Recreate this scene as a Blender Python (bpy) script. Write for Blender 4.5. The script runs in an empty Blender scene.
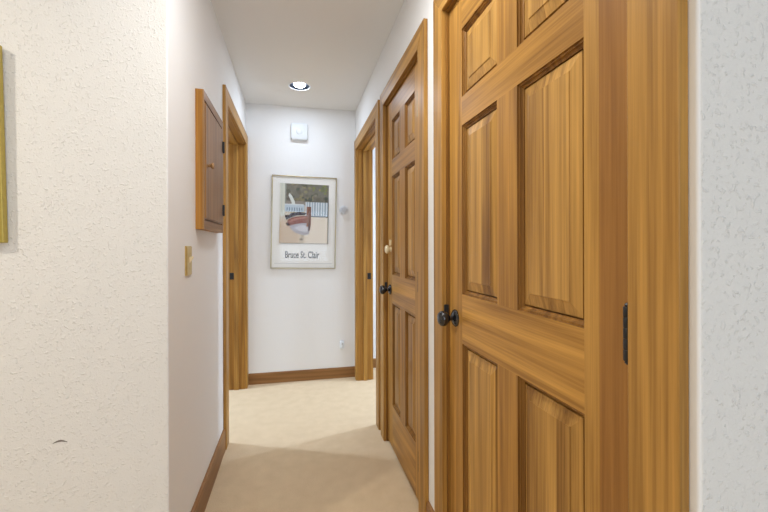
import bpy, bmesh, math, random
from mathutils import Vector, Matrix, Euler
S = bpy.context.scene
COL = S.collection
random.seed(4)

# ---------------------------------------------------------------- camera
cam_d = bpy.data.cameras.new('camera')
cam = bpy.data.objects.new('camera', cam_d); COL.objects.link(cam)
cam_d.sensor_width = 36.0
cam_d.lens = 390.0 / 768 * 36
cam_d.shift_y = -(256 - 247) / 768.0
cam_d.clip_start = 0.02
cam.location = (0, 0, 1.19)
cam.rotation_euler = (math.radians(90), math.radians(0.15), -math.atan(89 / 390.0))
S.camera = cam

# ---------------------------------------------------------------- world, exposure, lights
w = bpy.data.worlds.new('world'); S.world = w; w.use_nodes = True
w.node_tree.nodes['Background'].inputs[0].default_value = (0.75, 0.85, 1.0, 1)
w.node_tree.nodes['Background'].inputs[1].default_value = 0.6
S.view_settings.view_transform = 'Standard'
S.view_settings.look = 'None'
S.view_settings.gamma = 1.0
S.view_settings.use_curve_mapping = False
S.view_settings.exposure = 0.34

def area(name, loc, size, power, color, target=None, size_y=None, shape='DISK'):
    l = bpy.data.lights.new(name, 'AREA'); l.shape = shape; l.size = size
    if size_y: l.size_y = size_y
    l.energy = power; l.color = color
    o = bpy.data.objects.new(name, l); COL.objects.link(o); o.location = loc
    if target is None: target = (loc[0], loc[1], loc[2] - 1)
    d = Vector(target) - Vector(loc)
    o.rotation_euler = d.to_track_quat('-Z', 'Y').to_euler()
    return o
# ceiling lamp of the near room (throws the shadow of the wall corner and of the gilt frame)
area('near_room_light', (-1.75, 0.56, 2.40), 0.10, 18, (1.0, 0.93, 0.80))
# added fill lamp over the corridor mouth, above the view, brightens walls and doors
area('corridor_mouth_fill', (0.07, 1.08, 2.42), 0.24, 10.5, (0.93, 0.97, 1.0))
# added fill light behind the camera, lifts the near room and corridor
area('near_room_light', (-0.9, -1.5, 2.41), 0.4, 4, (1.0, 0.95, 0.86))
# cool fill light in an added window behind the camera, facing the corridor
area('window_fill', (0.35, -2.42, 1.45), 1.4, 27, (0.70, 0.84, 1.0), (0.35, 0, 1.40), 1.2, 'RECTANGLE')
# ceiling lamps of the two rooms at the end of the corridor
area('left_room_lamp', (-2.0, 3.22, 2.38), 0.14, 50, (0.64, 0.79, 1.0))
area('right_room_lamp', (2.25, 3.05, 2.38), 0.12, 42, (0.64, 0.79, 1.0))
CAN_POWER = 3.1

# ---------------------------------------------------------------- materials
def nt(name):
    m = bpy.data.materials.new(name); m.use_nodes = True
    return m, m.node_tree, m.node_tree.nodes['Principled BSDF']
def N(t, kind, **kw):
    n = t.nodes.new(kind)
    for k, v in kw.items(): setattr(n, k, v)
    return n
def M_(t, op, a, b=None, c=None):
    n = N(t, 'ShaderNodeMath', operation=op)
    for i, v in enumerate((a, b, c)):
        if v is None: continue
        if isinstance(v, (int, float)): n.inputs[i].default_value = v
        else: t.links.new(v, n.inputs[i])
    return n.outputs[0]
def MIX(t, f, a, b, blend='MIX'):
    n = N(t, 'ShaderNodeMix', data_type='RGBA', blend_type=blend)
    for s, v in ((0, f), (6, a), (7, b)):
        if isinstance(v, (int, float)): n.inputs[s].default_value = v
        elif isinstance(v, tuple): n.inputs[s].default_value = (*v, 1)
        else: t.links.new(v, n.inputs[s])
    return n.outputs[2]
def ramp(t, f, stops):
    r = N(t, 'ShaderNodeValToRGB')
    e = r.color_ramp.elements
    while len(e) < len(stops): e.new(0.5)
    for i, (p, c) in enumerate(stops): e[i].position = p; e[i].color = (*c, 1) if isinstance(c, tuple) else (c, c, c, 1)
    t.links.new(f, r.inputs[0]); return r.outputs[0]

def wood(name, axis, light, dark, strips=0.0, rough=0.38, contrast=1.0):
    m, t, b = nt(name)
    tc = N(t, 'ShaderNodeTexCoord'); oi = N(t, 'ShaderNodeObjectInfo')
    seed = M_(t, 'MULTIPLY', oi.outputs['Random'], 37.0)
    base = N(t, 'ShaderNodeVectorMath', operation='ADD'); t.links.new(tc.outputs['Object'], base.inputs[0])
    cmb = N(t, 'ShaderNodeCombineXYZ')
    for i in range(3): t.links.new(seed, cmb.inputs[i])
    t.links.new(cmb.outputs[0], base.inputs[1])
    strip_tone = None
    src = base.outputs[0]
    if strips:
        sp = N(t, 'ShaderNodeSeparateXYZ'); t.links.new(tc.outputs['Object'], sp.inputs[0])
        across = sp.outputs[1] if axis == 'Z' else sp.outputs[2]
        q = M_(t, 'DIVIDE', across, strips); q = M_(t, 'ADD', q, seed)
        fl = M_(t, 'FLOOR', q)
        wn = N(t, 'ShaderNodeTexWhiteNoise', noise_dimensions='1D'); t.links.new(fl, wn.inputs['W'])
        strip_tone = wn.outputs['Value']
        c2 = N(t, 'ShaderNodeCombineXYZ'); k = M_(t, 'MULTIPLY', strip_tone, 9.0)
        for i in range(3): t.links.new(k, c2.inputs[i])
        ad = N(t, 'ShaderNodeVectorMath', operation='ADD'); t.links.new(src, ad.inputs[0]); t.links.new(c2.outputs[0], ad.inputs[1])
        src = ad.outputs[0]
    def noise(sc, al, det=3.0, dist=0.0):
        mp = N(t, 'ShaderNodeMapping')
        v = [sc, sc, sc]; v['XYZ'.index(axis)] = al
        mp.inputs['Scale'].default_value = v
        t.links.new(src, mp.inputs[0])
        n = N(t, 'ShaderNodeTexNoise'); n.inputs['Scale'].default_value = 1.0
        n.inputs['Detail'].default_value = det; n.inputs['Distortion'].default_value = dist
        t.links.new(mp.outputs[0], n.inputs['Vector']); return n.outputs[0]
    low = noise(6.0, 0.22, 1.0, 0.15)
    rings = M_(t, 'SINE', M_(t, 'MULTIPLY', low, 70.0))
    rings = M_(t, 'MULTIPLY_ADD', rings, 0.5, 0.5)
    fine = noise(190.0, 3.5, 4.0)
    mid = noise(30.0, 0.5, 2.0)
    v = M_(t, 'MULTIPLY', rings, 0.22 * contrast)
    v = M_(t, 'MULTIPLY_ADD', fine, 0.65 * contrast, v)
    v = M_(t, 'MULTIPLY_ADD', mid, 0.75, v)
    v = M_(t, 'SUBTRACT', v, 0.31 + 0.4 * (contrast - 1) )
    if strip_tone is not None:
        v = M_(t, 'MULTIPLY_ADD', strip_tone, 0.5, v); v = M_(t, 'SUBTRACT', v, 0.22)
    col = ramp(t, v, [(0.05, light), (0.95, dark)])
    # a few darker resin marks and knots
    wear = noise(9.0, 3.0, 4.0)
    wr = ramp(t, wear, [(0.60, 0.0), (0.78, 1.0)])
    f = M_(t, 'MULTIPLY', wr, 0.22)
    col = MIX(t, f, col, tuple(c * 0.45 for c in dark))
    tint = MIX(t, 1.0, col, oi.outputs['Color'], 'MULTIPLY')
    t.links.new(tint, b.inputs['Base Color'])
    b.inputs['Roughness'].default_value = rough
    b.inputs['Specular IOR Level'].default_value = 0.22
    bp = N(t, 'ShaderNodeBump'); bp.inputs['Strength'].default_value = 0.12; bp.inputs['Distance'].default_value = 0.002
    t.links.new(fine, bp.inputs['Height']); t.links.new(bp.outputs[0], b.inputs['Normal'])
    return m
LT, DK = (0.66, 0.355, 0.084), (0.155, 0.063, 0.014)
WV = wood('oak_vertical', 'Z', LT, DK, rough=0.42)
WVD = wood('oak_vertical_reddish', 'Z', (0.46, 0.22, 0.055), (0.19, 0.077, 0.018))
WH = wood('oak_along_corridor', 'Y', LT, DK)
WX = wood('oak_across_corridor', 'X', LT, DK)
WP = wood('oak_panel_strips', 'Z', (0.66, 0.365, 0.095), (0.18, 0.076, 0.016), strips=0.062, contrast=1.1)
CV = wood('cabinet_oak', 'Z', (0.45, 0.245, 0.090), (0.14, 0.062, 0.022), rough=0.42)
CH = wood('cabinet_oak_rail', 'Y', (0.40, 0.215, 0.080), (0.14, 0.062, 0.022), rough=0.42)
WB = wood('baseboard_oak', 'Y', (0.40, 0.20, 0.07), (0.17, 0.072, 0.022))
WBX = wood('baseboard_oak_end', 'X', (0.40, 0.20, 0.07), (0.17, 0.072, 0.022))

def plaster(name, color, bump, scale, rough=0.85):
    m, t, b = nt(name)
    b.inputs['Roughness'].default_value = rough; b.inputs['Base Color'].default_value = (*color, 1)
    tc = N(t, 'ShaderNodeTexCoord')
    n = N(t, 'ShaderNodeTexNoise'); n.inputs['Scale'].default_value = scale; n.inputs['Detail'].default_value = 2.5
    t.links.new(tc.outputs['Object'], n.inputs['Vector'])
    r = ramp(t, n.outputs[0], [(0.56, 0.0), (0.66, 1.0)])
    n3 = N(t, 'ShaderNodeTexNoise'); n3.inputs['Scale'].default_value = scale * 0.16; n3.inputs['Detail'].default_value = 2.0
    t.links.new(tc.outputs['Object'], n3.inputs['Vector'])
    r = M_(t, 'MULTIPLY', r, ramp(t, n3.outputs[0], [(0.35, 0.35), (0.62, 1.0)]))
    n2 = N(t, 'ShaderNodeTexNoise'); n2.inputs['Scale'].default_value = scale * 2.6; n2.inputs['Detail'].default_value = 2.0
    t.links.new(tc.outputs['Object'], n2.inputs['Vector'])
    hgt = M_(t, 'MULTIPLY_ADD', n2.outputs[0], 0.5, r)
    bp = N(t, 'ShaderNodeBump'); bp.inputs['Strength'].default_value = bump; bp.inputs['Distance'].default_value = 0.004
    t.links.new(hgt, bp.inputs['Height']); t.links.new(bp.outputs[0], b.inputs['Normal'])
    return m
P_TEX = plaster('textured_plaster', (0.80, 0.775, 0.735), 0.55, 110)
P_SM = plaster('smooth_plaster', (0.87, 0.86, 0.85), 0.06, 40)
P_CEIL = plaster('ceiling_plaster', (0.84, 0.825, 0.805), 0.05, 40)

def carpet():
    m, t, b = nt('beige_carpet')
    tc = N(t, 'ShaderNodeTexCoord')
    n = N(t, 'ShaderNodeTexNoise'); n.inputs['Scale'].default_value = 260; n.inputs['Detail'].default_value = 3
    t.links.new(tc.outputs['Object'], n.inputs['Vector'])
    n2 = N(t, 'ShaderNodeTexNoise'); n2.inputs['Scale'].default_value = 14; n2.inputs['Detail'].default_value = 5
    t.links.new(tc.outputs['Object'], n2.inputs['Vector'])
    v = M_(t, 'MULTIPLY_ADD', n2.outputs[0], 0.25, M_(t, 'MULTIPLY', n.outputs[0], 0.85))
    c = ramp(t, v, [(0.35, (0.60, 0.445, 0.275)), (0.75, (0.82, 0.645, 0.43))])
    t.links.new(c, b.inputs['Base Color']); b.inputs['Roughness'].default_value = 0.95
    b.inputs['Specular IOR Level'].default_value = 0.1
    bp = N(t, 'ShaderNodeBump'); bp.inputs['Strength'].default_value = 0.6; bp.inputs['Distance'].default_value = 0.006
    t.links.new(n.outputs[0], bp.inputs['Height']); t.links.new(bp.outputs[0], b.inputs['Normal'])
    return m
CARPET = carpet()

def solid(name, color, rough=0.5, metal=0.0, noise=0.0, spec=0.5, emit=None):
    m, t, b = nt(name)
    b.inputs['Roughness'].default_value = rough; b.inputs['Metallic'].default_value = metal
    b.inputs['Specular IOR Level'].default_value = spec
    tc = N(t, 'ShaderNodeTexCoord'); n = N(t, 'ShaderNodeTexNoise'); n.inputs['Scale'].default_value = 60
    t.links.new(tc.outputs['Object'], n.inputs['Vector'])
    c = MIX(t, n.outputs[0], color, tuple(x * (1 - noise) for x in color))
    t.links.new(c, b.inputs['Base Color'])
    if emit:
        b.inputs['Emission Color'].default_value = (*emit[0], 1); b.inputs['Emission Strength'].default_value = emit[1]
    return m
BLACK = solid('oiled_black_bronze', (0.012, 0.011, 0.013), 0.13, 0.0, 0, 0.8)
BLACKM = solid('matte_black_metal', (0.02, 0.02, 0.022), 0.4, 0.3)
BRASS = solid('aged_brass', (0.62, 0.45, 0.16), 0.35, 0.7, 0.2)
BRASS_GLINT = solid('brass_painted_glint', (0.85, 0.72, 0.42), 0.25, 0.6)  # pale tone stands for the reflection on one hinge
CREAM = solid('cream_plastic', (0.80, 0.66, 0.40), 0.35)
WHITE = solid('white_plastic', (0.76, 0.78, 0.80), 0.4)
GREYP = solid('grey_plastic', (0.45, 0.45, 0.46), 0.4)
OLIVE = solid('olive_gilt', (0.50, 0.38, 0.08), 0.38, 0.35, 0.25)
DKWOOD = solid('dark_brown_frame_inset', (0.16, 0.08, 0.03), 0.5, 0, 0.3)
SILVER = solid('champagne_metal', (0.40, 0.34, 0.22), 0.3, 0.75)
MAT = solid('white_mount_paper', (0.83, 0.81, 0.77), 0.8)
TRIMW = solid('white_enamel', (0.82, 0.84, 0.86), 0.35)
BAFFLE = solid('dark_baffle', (0.020, 0.027, 0.042), 0.6, 0.0, 0, 0.2)
BULB = solid('lit_bulb', (1, 1, 1), 0.5, emit=((0.90, 0.95, 1.0), 12.0))
SMEAR = solid('grey_scuff', (0.22, 0.19, 0.16), 0.9, 0, 0.3)
def glass():
    m, t, b = nt('picture_glass')
    t.nodes.remove(b); out = t.nodes['Material Output']
    tr = N(t, 'ShaderNodeBsdfTransparent'); g = N(t, 'ShaderNodeBsdfGlossy'); g.inputs['Roughness'].default_value = 0.05
    mx = N(t, 'ShaderNodeMixShader'); mx.inputs[0].default_value = 0.012; t.links.new(tr.outputs[0], mx.inputs[1]); t.links.new(g.outputs[0], mx.inputs[2])
    t.links.new(mx.outputs[0], out.inputs[0]); return m
GLASS = glass()

# ---------------------------------------------------------------- mesh helpers
ORG = {}
class MB:
    def __init__(s): s.v = []; s.f = []; s.mi = []
    def face(s, pts, mi=0):
        i = len(s.v); s.v += [tuple(p) for p in pts]; s.f.append(tuple(range(i, i + len(pts)))); s.mi.append(mi)
    def poly(s, verts, faces, mi=0):
        i = len(s.v); s.v += [tuple(p) for p in verts]
        for f in faces: s.f.append(tuple(i + k for k in f)); s.mi.append(mi)
    def box(s, x0, x1, y0, y1, z0, z1, mi=0):
        vs = [(x, y, z) for x in (x0, x1) for y in (y0, y1) for z in (z0, z1)]
        s.poly(vs, [(0,1,3,2),(4,6,7,5),(0,4,5,1),(2,3,7,6),(0,2,6,4),(1,5,7,3)], mi); return s
    def prism(s, pts, ext, mi=0):
        """closed polygon pts (3d) extruded by vector ext"""
        n = len(pts); e = Vector(ext)
        vs = [Vector(p) for p in pts] + [Vector(p) + e for p in pts]
        s.poly(vs, [tuple(range(n))[::-1], tuple(range(n, 2 * n))] + [(i, (i + 1) % n, n + (i + 1) % n, n + i) for i in range(n)], mi); return s
    def lathe(s, prof, origin, axis, seg=32, mi=0, cap0=True, cap1=True):
        """prof: (distance along axis, radius)"""
        a = Vector(axis).normalized(); u = a.orthogonal().normalized(); w_ = a.cross(u); o = Vector(origin)
        vs = []
        for d, r in prof:
            for k in range(seg):
                th = 2 * math.pi * k / seg
                vs.append(o + a * d + (u * math.cos(th) + w_ * math.sin(th)) * r)
        fs = []
        for i in range(len(prof) - 1):
            for k in range(seg):
                k2 = (k + 1) % seg
                fs.append((i * seg + k, i * seg + k2, (i + 1) * seg + k2, (i + 1) * seg + k))
        if cap0: fs.append(tuple(range(seg))[::-1])
        if cap1: fs.append(tuple(range((len(prof) - 1) * seg, len(prof) * seg)))
        s.poly(vs, fs, mi); return s
def build(name, mb, mats, parent=None, loc=None, bevel=0.0, smooth=False, tint=None, seg=2, recalc=True):
    if not isinstance(mats, (list, tuple)): mats = [mats]
    org = Vector(loc) if loc is not None else (ORG[parent] if parent is not None else Vector((0, 0, 0)))
    me = bpy.data.meshes.new(name)
    me.from_pydata([tuple(Vector(v) - org) for v in mb.v], [], mb.f)
    for m in mats: me.materials.append(m)
    for p, mi in zip(me.polygons, mb.mi): p.material_index = mi
    if recalc:
        bm = bmesh.new(); bm.from_mesh(me)
        bmesh.ops.recalc_face_normals(bm, faces=bm.faces); bm.to_mesh(me); bm.free()
    o = bpy.data.objects.new(name, me); COL.objects.link(o)
    if parent is not None:
        o.parent = parent; o.location = org - ORG[parent]
    else: o.location = org
    ORG[o] = org
    if bevel:
        b = o.modifiers.new('bevel', 'BEVEL'); b.width = bevel; b.segments = seg; b.limit_method = 'ANGLE'; b.angle_limit = math.radians(40)
    if smooth:
        for p in me.polygons: p.use_smooth = True
        try: me.set_sharp_from_angle(angle=math.radians(38))
        except Exception: pass
    if tint: o.color = (*tint, 1)
    return o
def empty(name, loc):
    o = bpy.data.objects.new(name, None); COL.objects.link(o); o.location = loc; ORG[o] = Vector(loc); o.empty_display_size = 0.1; return o
def tag(o, label=None, cat=None, group=None, kind=None):
    if label: o['label'] = label
    if cat: o['category'] = cat
    if group: o['group'] = group
    if kind: o['kind'] = kind
    return o
def struct(o, label=None, cat=None): return tag(o, label, cat, None, 'structure')

# ---------------------------------------------------------------- dimensions
XL, XR, YE, H = -0.413, 0.545, 3.56, 2.44     # corridor walls, end wall, ceiling
TW = 0.12                                     # wall thickness
YNL, YNR = 1.429, 0.428                       # near walls left / right of the corridor mouth
LO, RO = (2.535, 3.455), (2.57, 3.435)        # door openings without a visible leaf, left and right
D1, D2 = (0.536, 1.347), (1.646, 2.327)       # openings of the two closed doors
OH = 2.055
CW, CT = 0.088, 0.018                         # casing width, thickness
XA, XB, YB, YF = -3.4, 3.2, -2.5, 3.78        # outer shell

# floor and ceiling
mb = MB(); mb.box(XA - TW, XB + TW, YB - TW, 5.0, -0.05, 0.0)
struct(build('floor', mb, CARPET), 'beige cut pile carpet covering the corridor floor', 'floor')
CX, CY, CR = 0.038, 3.10, 0.078
mb = MB()
z = H; q = 0.16
xs = [XA - TW, CX - q, CX + q, XB + TW]; ys = [YB - TW, CY - q, CY + q, 5.0]
for i in range(3):
    for j in range(3):
        if i == 1 and j == 1: continue
        mb.box(xs[i], xs[i+1], ys[j], ys[j+1], H, H + 0.16)
seg = 48
inner, outer = [], []
for k in range(seg):
    a = 2 * math.pi * k / seg
    c, s_ = math.cos(a), math.sin(a); m_ = max(abs(c), abs(s_))
    inner.append((CX + CR * c, CY + CR * s_)); outer.append((CX + q * c / m_, CY + q * s_ / m_))
for k in range(seg):
    k2 = (k + 1) % seg
    mb.face([(*inner[k], H), (*inner[k2], H), (*outer[k2], H), (*outer[k], H)])
mb.box(CX - q, CX + q, CY - q, CY + q, H + 0.13, H + 0.16)
struct(build('ceiling', mb, P_CEIL, recalc=False), 'smooth off-white painted ceiling over the corridor', 'ceiling')

# walls
def wall_y(name, x0, x1, segs, openings, mat, label):
    """wall running along Y between x0 and x1, with door openings"""
    mb = MB(); y = segs[0]
    for a, b_ in openings:
        mb.box(x0, x1, y, a, 0, H); mb.box(x0, x1, a, b_, OH + 0.02, H); y = b_
    mb.box(x0, x1, y, segs[1], 0, H)
    return struct(build(name, mb, mat), label, 'wall')
J = 0.02
wall_y('wall_left', XL - TW, XL, (YNL + TW, YE), [(LO[0] - J, LO[1] + J)], P_SM, 'white painted left wall of the corridor')
wall_y('wall_right', XR, XR + TW, (YNR + TW, YE), [(D1[0] - J, D1[1] + J), (D2[0] - J, D2[1] + J), (RO[0] - J, RO[1] + J)], P_SM, 'white painted right wall of the corridor with the doors')
mb = MB(); mb.box(XL - TW, XR + TW, YE, YE + TW, 0, H)
struct(build('wall_end', mb, P_SM), 'white painted end wall with the framed poster', 'wall')
def near_wall(name, x0, x1, y, corner, label):
    r = 0.006; far_x = x0 if corner == x1 else x1; sg = 1 if corner == x1 else -1
    pts = [(far_x, y, 0)] + [(corner - sg * r + sg * r * math.sin(a), y + r - r * math.cos(a), 0) for a in [math.pi / 2 * i / 6 for i in range(7)]] + [(corner, y + TW, 0), (far_x, y + TW, 0)]
    o = build(name, MB().prism(pts, (0, 0, H)), [P_TEX, P_SM])
    for p in o.data.polygons:
        if abs(p.normal.x) > 0.5: p.material_index = 1
    return struct(o, label, 'wall')
wl = near_wall('wall_near_left', XA, XL, YNL, XL, 'cream textured plaster wall in the left foreground')
near_wall('wall_near_right', XR, XB, YNR, XR, 'pale grey textured plaster wall at the right edge')
# shell of the near room and of the side rooms
def bx(name, *a, label=None, mat=P_SM): return struct(build(name, MB().box(*a), mat), label, 'wall')
bx('wall_far_left', XA - TW, XA, YB, 5.0, 0, H, label='white wall closing the rooms on the far left')
bx('wall_far_right', XB, XB + TW, YB, 5.0, 0, H, label='white wall closing the rooms on the far right')
mb = MB(); mb.box(XA, -0.40, YB - TW, YB, 0, H); mb.box(1.10, XB, YB - TW, YB, 0, H); mb.box(-0.40, 1.10, YB - TW, YB, 0, 0.8); mb.box(-0.40, 1.10, YB - TW, YB, 2.1, H)
struct(build('wall_back', mb, P_SM), 'white wall behind the viewer with an opening for the added window', 'wall')
bx('wall_left_room', XA, XL - TW, 4.6, 4.6 + TW, 0, H, label='white back wall of the room on the left')
bx('wall_right_room', XR + TW, XB, YF, YF + TW, 0, H, label='white wall of the room seen through the right doorway')
bx('wall_closet', XR + TW, XB, 2.25, 2.25 + TW, 0, H, label='white wall between closet and right room')
mb = MB()  # frame of the added window that holds the fill light
for (x0, x1, z0, z1) in ((-0.40, -0.35, 0.8, 2.1), (1.05, 1.10, 0.8, 2.1), (-0.35, 1.05, 0.8, 0.85), (-0.35, 1.05, 2.05, 2.1), (0.335, 0.365, 0.85, 2.05)):
    mb.box(x0, x1, YB - 0.09, YB - 0.04, z0, z1)
struct(build('added_window_1', mb, TRIMW), 'white framed window added behind the viewer around the fill light', 'window')

# ---------------------------------------------------------------- door casings and jambs
def casing(n, xw, side, op, label, cut=None, strike=None, room_side=True):
    """xw wall face, side=-1 casing stands proud towards -X (right wall), +1 towards +X (left wall)"""
    y0, y1 = op; root = empty('trim_%d' % n, (xw, y0, 0)); struct(root, label, 'door casing')
    rv = 0.005
    def leg(xa, xb, sgn, lim):
        a = (y0 - rv) if sgn < 0 else (y1 + rv); o_ = a + sgn * CW
        if lim is not None: o_ = min(o_, lim)
        zo = OH + rv + abs(o_ - a)
        pts = [(xa, a, 0), (xa, o_, 0), (xa, o_, zo), (xa, a, OH + rv)]
        mb = MB().prism(pts, (xb - xa, 0, 0)); build('casing_leg', mb, WV, root, bevel=0.002)
    def head(xa, xb, lim):
        a, b_ = y0 - rv, y1 + rv; ob = b_ + CW
        z0, z1 = OH + rv, OH + rv + CW
        if lim is not None and ob > lim:
            pts = [(xa, a, z0), (xa, b_, z0), (xa, lim, z0 + lim - b_), (xa, lim, z1), (xa, a - CW, z1)]
        else: pts = [(xa, a, z0), (xa, b_, z0), (xa, ob, z1), (xa, a - CW, z1)]
        mb = MB().prism(pts, (xb - xa, 0, 0)); build('casing_header', mb, WH, root, bevel=0.002)
    xa, xb = xw, xw + side * CT
    leg(xa, xb, -1, None); leg(xa, xb, 1, cut); head(xa, xb, cut)
    xi = xw - side * TW
    if room_side:
        xa, xb = xi, xi - side * CT
        leg(xa, xb, -1, None); leg(xa, xb, 1, None); head(xa, xb, None)
    X0, X1 = sorted((xw, xi)); jt = (0.62, 0.54, 0.46) if n < 3 else (0.92, 0.85, 0.74)  # closed-door jambs tinted darker to paint the shade in their reveals
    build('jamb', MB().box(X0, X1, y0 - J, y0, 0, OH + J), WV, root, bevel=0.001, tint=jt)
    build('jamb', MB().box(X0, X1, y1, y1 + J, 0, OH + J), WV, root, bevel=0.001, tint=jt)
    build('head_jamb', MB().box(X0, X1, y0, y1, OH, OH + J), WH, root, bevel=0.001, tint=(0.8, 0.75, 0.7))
    # door stops
    sx = xw - side * 0.048; sx2 = sx - side * 0.035
    if not room_side or n in (3, 4): pass
    s0, s1 = sorted((sx, sx2))
    build('door_stop', MB().box(s0, s1, y0, y0 + 0.011, 0, OH), WV, root, bevel=0.0015)
    build('door_stop', MB().box(s0, s1, y1 - 0.011, y1, 0, OH), WV, root, bevel=0.0015)
    build('door_stop', MB().box(s0, s1, y0 + 0.011, y1 - 0.011, OH - 0.011, OH), WH, root, bevel=0.0015)
    return root
c1 = casing(1, XR, -1, D1, 'wide flat wooden casing around the nearest six-panel door', room_side=False)
c2 = casing(2, XR, -1, D2, 'flat wooden casing around the farther six-panel door', room_side=False)
c3 = casing(3, XR, -1, RO, 'wooden casing around the open doorway far right beside the poster wall', cut=YE - 0.045)
c4 = casing(4, XL, 1, LO, 'wooden casing around the open doorway on the left wall', cut=YE - 0.002)
# strike plates
build('strike_plate', MB().box(XR - 0.011, XR + 0.006, D1[1] - 0.0025, D1[1] + 0.004, 0.925, 0.978), BLACKM, c1, bevel=0.001)
build('strike_plate', MB().box(XR - 0.009, XR + 0.006, D2[1] - 0.0025, D2[1] + 0.004, 0.92, 0.975), BLACKM, c2, bevel=0.001)
def strike(root, xc, y, zc):
    mb = MB()
    mb.box(xc - 0.016, xc - 0.007, y - 0.0025, y, zc - 0.028, zc + 0.028); mb.box(xc + 0.007, xc + 0.016, y - 0.0025, y, zc - 0.028, zc + 0.028)
    mb.box(xc - 0.007, xc + 0.007, y - 0.0025, y, zc + 0.012, zc + 0.028); mb.box(xc - 0.007, xc + 0.007, y - 0.0025, y, zc - 0.028, zc - 0.012)
    mb.box(xc - 0.007, xc + 0.007, y - 0.0008, y, zc - 0.012, zc + 0.012)
    build('strike_plate', mb, BLACKM, root)
strike(c3, XR + TW - 0.018, RO[1], 0.93)
strike(c4, XL - TW + 0.018, LO[1], 0.95)

# ---------------------------------------------------------------- six-panel doors
XF = 0.555; DT = 0.035
def ring_mesh(y0, y1, z0, z1, rings, cap=True):
    mb = MB(); vs = []
    for ins, d in rings:
        x = XF + d
        vs += [(x, y0 + ins, z0 + ins), (x, y1 - ins, z0 + ins), (x, y1 - ins, z1 - ins), (x, y0 + ins, z1 - ins)]
    fs = []
    for i in range(len(rings) - 1):
        for k in range(4):
            k2 = (k + 1) % 4; fs.append((i*4+k, i*4+k2, (i+1)*4+k2, (i+1)*4+k))
    if cap: n = len(rings) - 1; fs.append((n*4, n*4+1, n*4+2, n*4+3))
    mb.poly(vs, fs); return mb
def six_panel_door(n, y0, y1, label, two_tone=False):
    z0, z1 = 0.012, 2.050
    root = empty('door_%d' % n, (XF, y0, z0)); struct(root, label, 'door')
    st, mu = 0.108, 0.102; sn = 0.122
    rails = [(z0, 0.262, 'bottom_rail'), (0.860, 1.028, 'lock_rail'), (1.603, 1.700, 'frieze_rail'), (1.930, z1, 'top_rail')]
    if two_tone:
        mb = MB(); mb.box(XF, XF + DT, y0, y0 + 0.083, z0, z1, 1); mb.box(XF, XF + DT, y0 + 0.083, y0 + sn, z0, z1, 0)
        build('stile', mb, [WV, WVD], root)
    else: build('stile', MB().box(XF, XF + DT, y0, y0 + sn, z0, z1), WV, root, bevel=0.001)
    build('stile', MB().box(XF, XF + DT, y1 - st, y1, z0, z1), WV, root, bevel=0.001, tint=(1.08, 1.05, 1.0))
    tints = [(1.0, 0.97, 0.93), (1.12, 1.10, 1.05), (0.98, 0.94, 0.88), (0.95, 0.92, 0.88)]
    for (a, b_, nm), tn in zip(rails, tints):
        build('rail', MB().box(XF, XF + DT, y0 + sn, y1 - st, a, b_), WH, root, tint=tn)
    ym = (y0 + sn + y1 - st) / 2; cols = [(y0 + sn, ym - mu / 2), (ym + mu / 2, y1 - st)]
    for i in range(3):
        a, b_ = rails[i][1], rails[i + 1][0]
        build('mullion', MB().box(XF, XF + DT, ym - mu / 2, ym + mu / 2, a, b_), WV, root, tint=(0.92, 0.87, 0.82))
        for (ya, yb) in cols:
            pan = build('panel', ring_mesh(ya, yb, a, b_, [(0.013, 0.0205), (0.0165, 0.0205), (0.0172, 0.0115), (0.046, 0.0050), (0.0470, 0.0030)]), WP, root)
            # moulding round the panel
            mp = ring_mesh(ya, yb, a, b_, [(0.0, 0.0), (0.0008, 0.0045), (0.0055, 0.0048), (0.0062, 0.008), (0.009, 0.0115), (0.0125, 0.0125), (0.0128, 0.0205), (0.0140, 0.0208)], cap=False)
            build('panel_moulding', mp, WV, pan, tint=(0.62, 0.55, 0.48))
    return root
def hinge(root, xc, yc, zc, h=0.09, mat=BLACKM, label=None, r=0.0068):
    mb = MB()
    mb.box(XF - 0.0015, XF + 0.002, yc + 0.001, yc + 0.006, zc - h/2, zc + h/2)
    k = 5; g = 0.0002
    for i in range(k):
        a = zc - h/2 + i * h / k
        mb.lathe([(g, r*0.92), (0.0012, r), (h/k - 0.0012, r), (h/k - g, r*0.92)], (xc, yc, a), (0, 0, 1), 20)
    mb.lathe([(0, r*0.55), (0.003, r*0.75), (0.006, r*0.35)], (xc, yc, zc + h/2), (0, 0, 1), 16)
    mb.lathe([(0, r*0.55), (0.003, r*0.75), (0.006, r*0.35)], (xc, yc, zc - h/2), (0, 0, -1), 16)
    o = build('hinge', mb, mat, root, smooth=True)
    if label: o['label'] = label
    return o
def knob(root, y, z):
    k = build('door_knob', MB().lathe([(0.004, 0.009), (0.024, 0.009), (0.028, 0.014), (0.034, 0.0215), (0.042, 0.0262), (0.050, 0.0272), (0.057, 0.025), (0.063, 0.019), (0.066, 0.009), (0.0665, 0.002)], (XF, y, z), (-1, 0, 0), 40), BLACK, root, smooth=True)
    build('rosette', MB().lathe([(0.0, 0.030), (0.003, 0.0305), (0.006, 0.028), (0.010, 0.022), (0.013, 0.014), (0.014, 0.009)], (XF, y, z), (-1, 0, 0), 40), BLACK, k, smooth=True)
door1 = six_panel_door(1, D1[0] + 0.003, D1[1] - 0.003, 'nearest golden oak six-panel door with black knob on the right', True)
knob(door1, 1.292, 0.938)
HX = XF - 0.020
hinge(door1, HX, D1[0] + 0.002, 1.046); hinge(door1, HX, D1[0] + 0.002, 1.83); hinge(door1, HX, D1[0] + 0.002, 0.24)
door2 = six_panel_door(2, D2[0] + 0.003, D2[1] - 0.003, 'farther oak six-panel door with black knob and cream latch')
knob(door2, 2.262, 0.936)
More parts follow.
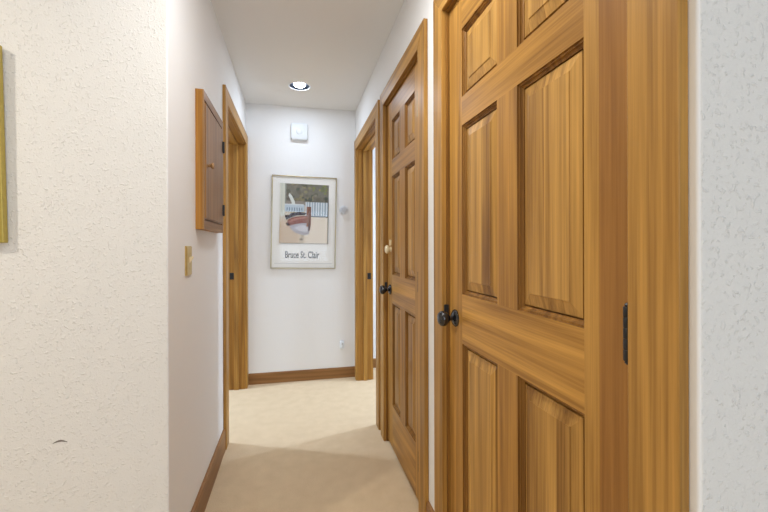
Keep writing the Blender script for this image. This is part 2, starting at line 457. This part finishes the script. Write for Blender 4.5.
hinge(door2, HX, D2[0] + 0.002, 1.035); hinge(door2, HX, D2[0] + 0.002, 0.24)
hinge(door2, HX, D2[0] + 0.002, 1.822, 0.115, BRASS_GLINT, 'hinge with its reflection painted pale')
k = build('latch_knob', MB().lathe([(0.0, 0.016), (0.004, 0.016), (0.006, 0.010), (0.012, 0.010), (0.015, 0.019), (0.022, 0.0245), (0.030, 0.0245), (0.036, 0.018), (0.0385, 0.006)], (XF, 2.240, 1.176), (-1, 0, 0), 32), CREAM, door2, smooth=True)
k['label'] = 'round cream plastic latch knob'
build('latch_hook', MB().box(XF - 0.010, XF, 2.232, 2.250, 1.198, 1.232), CREAM, k, bevel=0.003)

# ---------------------------------------------------------------- baseboards
def base_y(name, x, side, y0, y1, h, label):
    t = 0.013; pts = [(x, y0, 0), (x + side*t, y0, 0), (x + side*t, y0, h - 0.012), (x + side*(t*0.75), y0, h - 0.004), (x + side*t*0.4, y0, h), (x, y0, h)]
    return struct(build(name, MB().prism(pts, (0, y1 - y0, 0)), WB), label, 'baseboard')
def base_x(name, y, x0, x1, h, label):
    t = 0.013; pts = [(x0, y, 0), (x0, y - t, 0), (x0, y - t, h - 0.012), (x0, y - t*0.75, h - 0.004), (x0, y - t*0.4, h), (x0, y, h)]
    return struct(build(name, MB().prism(pts, (x1 - x0, 0, 0)), WBX), label, 'baseboard')
base_y('baseboard_left', XL, 1, YNL + 0.002, LO[0] - 0.005 - CW, 0.125, 'brown wooden baseboard along the left wall')
base_x('baseboard_end', YE, XL + CT, XR, 0.094, 'brown wooden baseboard under the poster wall')
base_y('baseboard_right', XR, -1, D1[1] + 0.005 + CW, D2[0] - 0.005 - CW, 0.125, 'short piece of oak baseboard between the two closed doors')
base_x('baseboard_right_room', YF, XR + TW + CT, XB, 0.09, 'wooden baseboard seen through the right doorway')

# ---------------------------------------------------------------- wall cabinet
A0, A1, Z0, Z1 = 1.797, 2.262, 1.268, 1.868
cab = empty('wall_cabinet', (XL, (A0 + A1) / 2, Z0))
tag(cab, 'small dark oak wall cabinet with round knob mounted on the left wall', 'cabinet')
mb = MB(); fw = 0.040; xo = XL + 0.028
mb.box(XL, xo, A0, A0 + 0.018, Z0, Z1); mb.box(XL, xo, A1 - 0.018, A1, Z0, Z1)
mb.box(XL, xo, A0 + 0.018, A1 - 0.018, Z1 - 0.018, Z1); mb.box(XL, xo, A0 + 0.018, A1 - 0.018, Z0, Z0 + 0.018)
mb.box(XL, XL + 0.006, A0 + 0.018, A1 - 0.018, Z0 + 0.018, Z1 - 0.018)
o = build('cabinet_box', mb, WV, cab, bevel=0.001, tint=(0.95, 0.82, 0.62)); o['label'] = 'golden oak side board'
for (nm, a, b_, c, d, m) in (('face_stile', A0, A0 + 0.014, Z0, Z1, CV), ('face_stile', A1 - fw, A1, Z0, Z1, CV), ('face_rail', A0 + 0.014, A1 - fw, Z0, Z0 + fw, CH), ('face_rail', A0 + 0.014, A1 - fw, Z1 - fw, Z1, CH)):
    build(nm, MB().box(xo, xo + 0.006, a, b_, c, d), m, cab, bevel=0.001)
g = 0.005
dmb = MB(); y0, y1, z0_, z1_ = A0 + 0.014 + g, A1 - fw + 0.012, Z0 + fw + g, Z1 - fw - g
vs = []; rings = [(0, 0.0), (0, 0.010), (0.008, 0.017), (0.012, 0.017)]
for ins, d in rings: vs += [(xo - 0.008 + d, y0+ins, z0_+ins), (xo - 0.008 + d, y1-ins, z0_+ins), (xo - 0.008 + d, y1-ins, z1_-ins), (xo - 0.008 + d, y0+ins, z1_-ins)]
fs = [(0,1,2,3)] + [(i*4+k_, i*4+(k_+1)%4, (i+1)*4+(k_+1)%4, (i+1)*4+k_) for i in range(3) for k_ in range(4)] + [(12,13,14,15)]
dmb.poly(vs, fs)
cd = build('cabinet_door', dmb, CV, cab)
build('knob', MB().lathe([(0, 0.007), (0.010, 0.006), (0.014, 0.011), (0.020, 0.0145), (0.026, 0.0125), (0.029, 0.004)], (xo + 0.009, 1.862, 1.552), (1, 0, 0), 24), CV, cd, smooth=True)
for zc in (1.388, 1.726):
    mb = MB(); mb.lathe([(0, 0.005), (0.060, 0.005)], (xo + 0.013, A1 - 0.030, zc - 0.03), (0, 0, 1), 16)
    mb.box(xo + 0.005, xo + 0.010, A1 - 0.052, A1 - 0.008, zc - 0.026, zc + 0.026)
    build('hinge', mb, BLACKM, cd)

# ---------------------------------------------------------------- light switch
sw = empty('light_switch', (XL, 1.672, 1.137)); tag(sw, 'brass light switch plate on the left wall below the cabinet', 'light switch')
pl = MB(); ya, yb, za, zb = 1.632, 1.712, 1.080, 1.196
vs = []
for ins, d in ((0, 0), (0, 0.003), (0.004, 0.007), (0.010, 0.008)): vs += [(XL+d, ya+ins, za+ins), (XL+d, yb-ins, za+ins), (XL+d, yb-ins, zb-ins), (XL+d, ya+ins, zb-ins)]
pl.poly(vs, [(0,1,2,3)] + [(i*4+k_, i*4+(k_+1)%4, (i+1)*4+(k_+1)%4, (i+1)*4+k_) for i in range(3) for k_ in range(4)] + [(12,13,14,15)])
build('switch_plate', pl, BRASS, sw)
build('toggle', MB().prism([(XL+0.007, 1.667, 1.128), (XL+0.007, 1.667, 1.150), (XL+0.019, 1.667, 1.157), (XL+0.021, 1.667, 1.148)], (0, 0.010, 0)), CREAM, sw, bevel=0.001)
for zz in (1.107, 1.168): build('screw', MB().lathe([(0.007, 0.004), (0.009, 0.0035), (0.0095, 0.001)], (XL, 1.672, zz), (1, 0, 0), 12), BRASS, sw)

# ---------------------------------------------------------------- gilt framed picture, cut by the left edge
fx1, fx0 = -0.8590, -1.26; fz0, fz1 = 1.202, 1.803; yw = YNL
gp = empty('framed_picture', ((fx0 + fx1) / 2, yw, fz0)); tag(gp, 'olive gilt picture frame on the cream wall at the left edge', 'picture frame')
def yoff(zv): return 0.003 + 0.004 * (zv - fz0) / (fz1 - fz0)   # leans a little forward at the top
mb = MB(); w_, t_ = 0.020, 0.021
def fr(x0, x1, z0, z1, mbx, t=t_, back=0.0):
    vs = []
    for x in (x0, x1):
        for zv in (z0, z1):
            for d in (back, t): vs.append((x, yw - yoff(zv) - d, zv))
    mbx.poly(vs, [(0,1,3,2),(4,6,7,5),(0,4,5,1),(2,3,7,6),(0,2,6,4),(1,5,7,3)])
fr(fx1 - w_, fx1, fz0, fz1, mb); fr(fx0, fx0 + w_, fz0, fz1, mb); fr(fx0 + w_, fx1 - w_, fz1 - w_, fz1, mb); fr(fx0 + w_, fx1 - w_, fz0, fz0 + w_, mb)
build('frame', mb, OLIVE, gp, bevel=0.002)
mb = MB(); fr(fx0 + w_, fx1 - w_, fz0 + w_, fz1 - w_, mb, 0.006); build('print', mb, DKWOOD, gp)

gp.rotation_euler = (0, math.radians(-1.1), 0)

# ---------------------------------------------------------------- poster on the end wall
px, pz = 0.073, 1.410; PW, PH = 0.567, 0.822
po = empty('framed_poster', (px, YE, pz - PH / 2)); tag(po, 'thin framed poster of a beached boat hung slightly crooked on the end wall', 'poster')
def rp(mbx, x0, x1, z0, z1, ya, yb): return mbx.box(px + x0, px + x1, YE - yb, YE - ya, pz + z0, pz + z1)
mb = MB(); fw = 0.009; hw, hh = PW / 2, PH / 2
rp(mb, -hw, -hw + fw, -hh, hh, 0.003, 0.024); rp(mb, hw - fw, hw, -hh, hh, 0.003, 0.024)
rp(mb, -hw + fw, hw - fw, hh - fw, hh, 0.003, 0.024); rp(mb, -hw + fw, hw - fw, -hh, -hh + fw, 0.003, 0.024)
build('frame', mb, SILVER, po, bevel=0.001)
mt = build('mount', rp(MB(), -hw + fw, hw - fw, -hh + fw, hh - fw, 0.004, 0.012), MAT, po)
cm = {}
def pc(c):
    if c not in cm: cm[c] = solid('poster_ink_%d' % len(cm), tuple((v/255.0)**2.2 for v in c), 0.8, 0, 0.12)
    return cm[c]
IX0, IX1, IZ0, IZ1 = -0.213, 0.213, 1.222 - pz, 1.752 - pz
pr = MB(); mats = []; lay = [0]
def P(c, pts, depth=None):
    """polygon in picture fractions, (0,0) top left"""
    m = pc(c)
    if m not in mats: mats.append(m)
    lay[0] += 1; y = YE - 0.0123 - 0.00006 * lay[0]
    pr.face([(px + IX0 + u * (IX1 - IX0), y, pz + IZ1 - v * (IZ1 - IZ0)) for u, v in pts], mats.index(m))
def R(c, u0, v0, u1, v1): P(c, [(u0, v0), (u0, v1), (u1, v1), (u1, v0)])
R((206, 190, 164), 0, 0, 1, 1)
R((120, 116, 104), 0.12, 0, 1, 0.34)
rnd = random.Random(5)
for i in range(70):
    u, v = rnd.uniform(0.14, 0.98), rnd.uniform(0.0, 0.27); s_ = rnd.uniform(0.02, 0.05)
    c = rnd.choice([(98, 98, 84), (132, 126, 112), (110, 104, 92), (142, 134, 104), (88, 92, 82)])
    if u > 0.6 and v < 0.16: c = rnd.choice([(158, 146, 96), (128, 130, 84), (112, 118, 84)])
    P(c, [(u + s_ * math.cos(a_), min(1, max(0, v + s_ * 0.7 * math.sin(a_)))) for a_ in [k_ * math.pi / 3 for k_ in range(6)] if True] if u < 0.94 else [(u - .03, v), (u - .03, v + .03), (u, v + .03), (u, v)])
R((214, 214, 200), 0.0, 0, 0.10, 0.55); R((150, 152, 140), 0.10, 0, 0.125, 0.42); R((196, 200, 190), 0.03, 0, 0.045, 0.5)
R((150, 142, 132), 0.12, 0.29, 0.60, 0.36)
P((222, 226, 220), [(0.19, 0.16), (0.17, 0.20), (0.24, 0.32), (0.22, 0.40), (0.32, 0.40), (0.30, 0.30), (0.24, 0.20)])
R((190, 204, 214), 0.10, 0.35, 0.50, 0.47)
for i in range(7): R((84, 108, 128), 0.14 + i * 0.05, 0.40, 0.155 + i * 0.05, 0.455)
R((214, 220, 222), 0.10, 0.34, 0.48, 0.36)
R((214, 220, 224), 0.52, 0.30, 1.0, 0.54)
for i in range(9): R((118, 140, 154) if i % 2 else (156, 174, 186), 0.545 + i * 0.053, 0.30, 0.567 + i * 0.053, 0.535)
R((70, 74, 80), 0.52, 0.535, 1.0, 0.55)
R((222, 206, 184), 0.5, 0.55, 1.0, 1.0); R((204, 178, 146), 0.0, 0.62, 0.42, 1.0)
for i in range(26):
    u, v = rnd.uniform(0.45, 0.95), rnd.uniform(0.58, 0.97); R(rnd.choice([(176, 156, 134), (232, 220, 204), (196, 172, 146)]), u, v, u + 0.04, v + 0.008)
for i in range(6): R((178, 148, 114), 0.03 + i * 0.062, 0.70 + 0.02 * (i % 3), 0.038 + i * 0.062, 1.0)
P((172, 166, 170), [(0.18, 0.68), (0.24, 0.77), (0.34, 0.83), (0.50, 0.86), (0.60, 0.84), (0.62, 0.60), (0.40, 0.60), (0.26, 0.62)])
P((202, 198, 202), [(0.30, 0.74), (0.40, 0.79), (0.56, 0.80), (0.58, 0.70), (0.42, 0.69)])
P((134, 78, 64), [(0.14, 0.67), (0.20, 0.71), (0.34, 0.67), (0.52, 0.65), (0.62, 0.66), (0.62, 0.53), (0.44, 0.54), (0.28, 0.56), (0.18, 0.60)])
P((178, 122, 104), [(0.20, 0.63), (0.30, 0.58), (0.48, 0.555), (0.60, 0.56), (0.60, 0.58), (0.46, 0.58), (0.32, 0.605), (0.22, 0.65)])
P((58, 46, 48), [(0.10, 0.53), (0.13, 0.61), (0.22, 0.57), (0.34, 0.53), (0.50, 0.52), (0.56, 0.49), (0.40, 0.47), (0.24, 0.49), (0.18, 0.53)])
P((60, 46, 44), [(0.12, 0.66), (0.16, 0.71), (0.22, 0.70), (0.18, 0.66)])
R((122, 82, 66), 0.545, 0.38, 0.635, 0.72); R((152, 108, 88), 0.55, 0.38, 0.575, 0.72); R((90, 62, 54), 0.58, 0.66, 0.62, 0.78)
P((92, 72, 60), [(0.40, 0.925), (0.44, 0.915), (0.48, 0.93), (0.44, 0.945)])
R((120, 118, 116), 0.985, 0.2, 1.0, 1.0); R((150, 140, 128), 0.0, 0.993, 1.0, 1.0)
build('printed_scene', pr, mats, mt, recalc=False)
cu = bpy.data.curves.new('lettering', 'FONT'); cu.body = 'Bruce St. Clair'; cu.align_x = 'CENTER'; cu.align_y = 'CENTER'; cu.size = 0.066; cu.extrude = 0.0001; cu.resolution_u = 3; cu.offset = 0.0012
to = bpy.data.objects.new('tmp_text', cu); COL.objects.link(to)
dg = bpy.context.evaluated_depsgraph_get(); tm = bpy.data.meshes.new_from_object(to.evaluated_get(dg))
bpy.data.objects.remove(to)
xs_ = [v.co.x for v in tm.vertices]; ys_ = [v.co.y for v in tm.vertices]
wd = max(xs_) - min(xs_); ht = max(ys_) - min(ys_)
sx = 0.298 / wd; sz = 0.062 / ht; cx_ = (max(xs_) + min(xs_)) / 2; cz_ = (max(ys_) + min(ys_)) / 2
lm = MB(); lm.v = [(px - 0.012 + (v.co.x - cx_) * sx, YE - 0.0124 - v.co.z, pz - 0.287 + (v.co.y - cz_) * sz) for v in tm.vertices]
lm.f = [tuple(p.vertices) for p in tm.polygons]; lm.mi = [0] * len(lm.f)
build('lettering', lm, solid('black_print', (0.06, 0.055, 0.05), 0.7), mt)
build('mount_line', rp(MB(), -0.25, 0.25, -0.366, -0.363, 0.012, 0.0123), solid('grey_print_line', (0.45, 0.45, 0.46), 0.7), mt)
build('glass', rp(MB(), -hw + fw, hw - fw, -hh + fw, hh - fw, 0.0195, 0.021), GLASS, po)
po.rotation_euler = (0, math.radians(1.1), 0)

# ---------------------------------------------------------------- white square alarm unit
al = empty('ceiling_chime', (0.040, YE, 2.140)); al.name = 'alarm_unit'
tag(al, 'white square alarm unit high on the end wall above the poster', 'alarm')
def rrect(cx, cz, w_, h_, r, n=6):
    out = []
    for (sx_, sz_, a0) in ((1, 1, 0), (-1, 1, 90), (-1, -1, 180), (1, -1, 270)):
        for i in range(n + 1):
            a = math.radians(a0 + 90.0 * i / n); out.append((cx + sx_ * (w_/2 - r) + r * math.cos(a), cz + sz_ * (h_/2 - r) + r * math.sin(a)))
    return out
def rslab(mb, cx, cz, prof, r=0.02):
    """prof: (protrusion, width, height)"""
    rings = [[(x, YE - d, zz) for x, zz in rrect(cx, cz, ww, hh_, max(0.004, r - (prof[0][1] - ww) / 2))] for d, ww, hh_ in prof]
    n = len(rings[0]); vs = [p for r_ in rings for p in r_]
    fs = [tuple(range(n))] + [(i*n+k_, i*n+(k_+1)%n, (i+1)*n+(k_+1)%n, (i+1)*n+k_) for i in range(len(rings)-1) for k_ in range(n)] + [tuple(range((len(rings)-1)*n, len(rings)*n))]
    mb.poly(vs, fs); return mb
build('housing', rslab(MB(), 0.040, 2.214, [(0, 0.148, 0.148), (0.030, 0.148, 0.148), (0.036, 0.142, 0.142), (0.038, 0.134, 0.134)]), WHITE, al, smooth=True)
build('sensor_dome', MB().lathe([(0.038, 0.030), (0.040, 0.028), (0.042, 0.020), (0.043, 0.006)], (0.040, YE, 2.214), (0, -1, 0), 32), WHITE, al, smooth=True)

# ---------------------------------------------------------------- round thermostat
th_ = empty('thermostat', (0.436, YE, 1.488)); tag(th_, 'small round white thermostat right of the poster', 'thermostat')
build('base_plate', MB().lathe([(0, 0.043), (0.006, 0.043), (0.009, 0.040)], (0.436, YE, 1.527), (0, -1, 0), 36), WHITE, th_, smooth=True)
build('dial', MB().lathe([(0.009, 0.034), (0.026, 0.033), (0.032, 0.030), (0.034, 0.024)], (0.436, YE, 1.527), (0, -1, 0), 36), solid('light_grey_plastic', (0.58, 0.59, 0.62), 0.4), th_, smooth=True)
o = build('dial_face', MB().lathe([(0.034, 0.024), (0.0355, 0.022), (0.036, 0.010)], (0.436, YE, 1.527), (0, -1, 0), 30), GREYP, th_, smooth=True); o['label'] = 'grey dial face'

# ---------------------------------------------------------------- small plug-in unit
pu = empty('plug_in_unit', (0.418, YE, 0.262)); tag(pu, 'small white rounded plug-in unit low on the end wall beside the right doorway', 'plug-in unit')
build('body', rslab(MB(), 0.416, 0.300, [(0, 0.040, 0.076), (0.018, 0.038, 0.074), (0.026, 0.032, 0.066), (0.029, 0.022, 0.054)], 0.016), WHITE, pu, smooth=True)
build('button', MB().lathe([(0.028, 0.006), (0.031, 0.005)], (0.416, YE, 0.312), (0, -1, 0), 16), GREYP, pu)

# ---------------------------------------------------------------- recessed ceiling light
rl = empty('recessed_light', (CX, CY, H)); tag(rl, 'lit round recessed ceiling light in the corridor ceiling', 'ceiling light')
build('trim_ring', MB().lathe([(-0.001, CR - 0.002), (-0.001, 0.087), (0.0, 0.088), (0.0012, 0.0872), (0.0016, 0.084), (0.0014, CR - 0.001), (-0.001, CR - 0.002)], (CX, CY, H), (0, 0, -1), 48, cap0=False, cap1=False), TRIMW, rl, smooth=True)
prof = [(-0.001, CR - 0.001), (0.004, 0.075), (0.0055, 0.072), (0.009, 0.068), (0.011, 0.064), (0.015, 0.060), (0.018, 0.054), (0.060, 0.054), (0.110, 0.050)]
build('baffle', MB().lathe(prof, (CX, CY, H), (0, 0, 1), 48, cap0=False, cap1=True), BAFFLE, rl, recalc=False)
build('bulb', MB().lathe([(0.0035, 0.040), (0.008, 0.042), (0.030, 0.042), (0.060, 0.036), (0.085, 0.022), (0.105, 0.016)], (CX, CY, H), (0, 0, 1), 32), BULB, rl, smooth=True)
lo = area('recessed_bulb_light', (CX, CY, H + 0.0025), 0.078, CAN_POWER, (0.72, 0.84, 1.0))
lo.parent = rl; lo.location = (0, 0, 0.0025)

# ---------------------------------------------------------------- scuff on the near wall
mb = MB(); pts = []
for i in range(11):
    t = i / 10.0; x = -0.745 + 0.040 * t; zz = 0.574 + 0.006 * math.sin(t * math.pi) + 0.001 * t; hw_ = 0.0022 * math.sin(math.pi * min(0.97, max(0.05, t))) + 0.0006
    pts.append((x, zz, hw_))
up = [(x, YNL - 0.0004, zz + h_) for x, zz, h_ in pts]; dn = [(x, YNL - 0.0004, zz - h_) for x, zz, h_ in reversed(pts)]
mb.prism(up + dn, (0, 0.0004, 0))
build('scuff_mark', mb, SMEAR, wl)['label'] = 'short dark scuff mark'
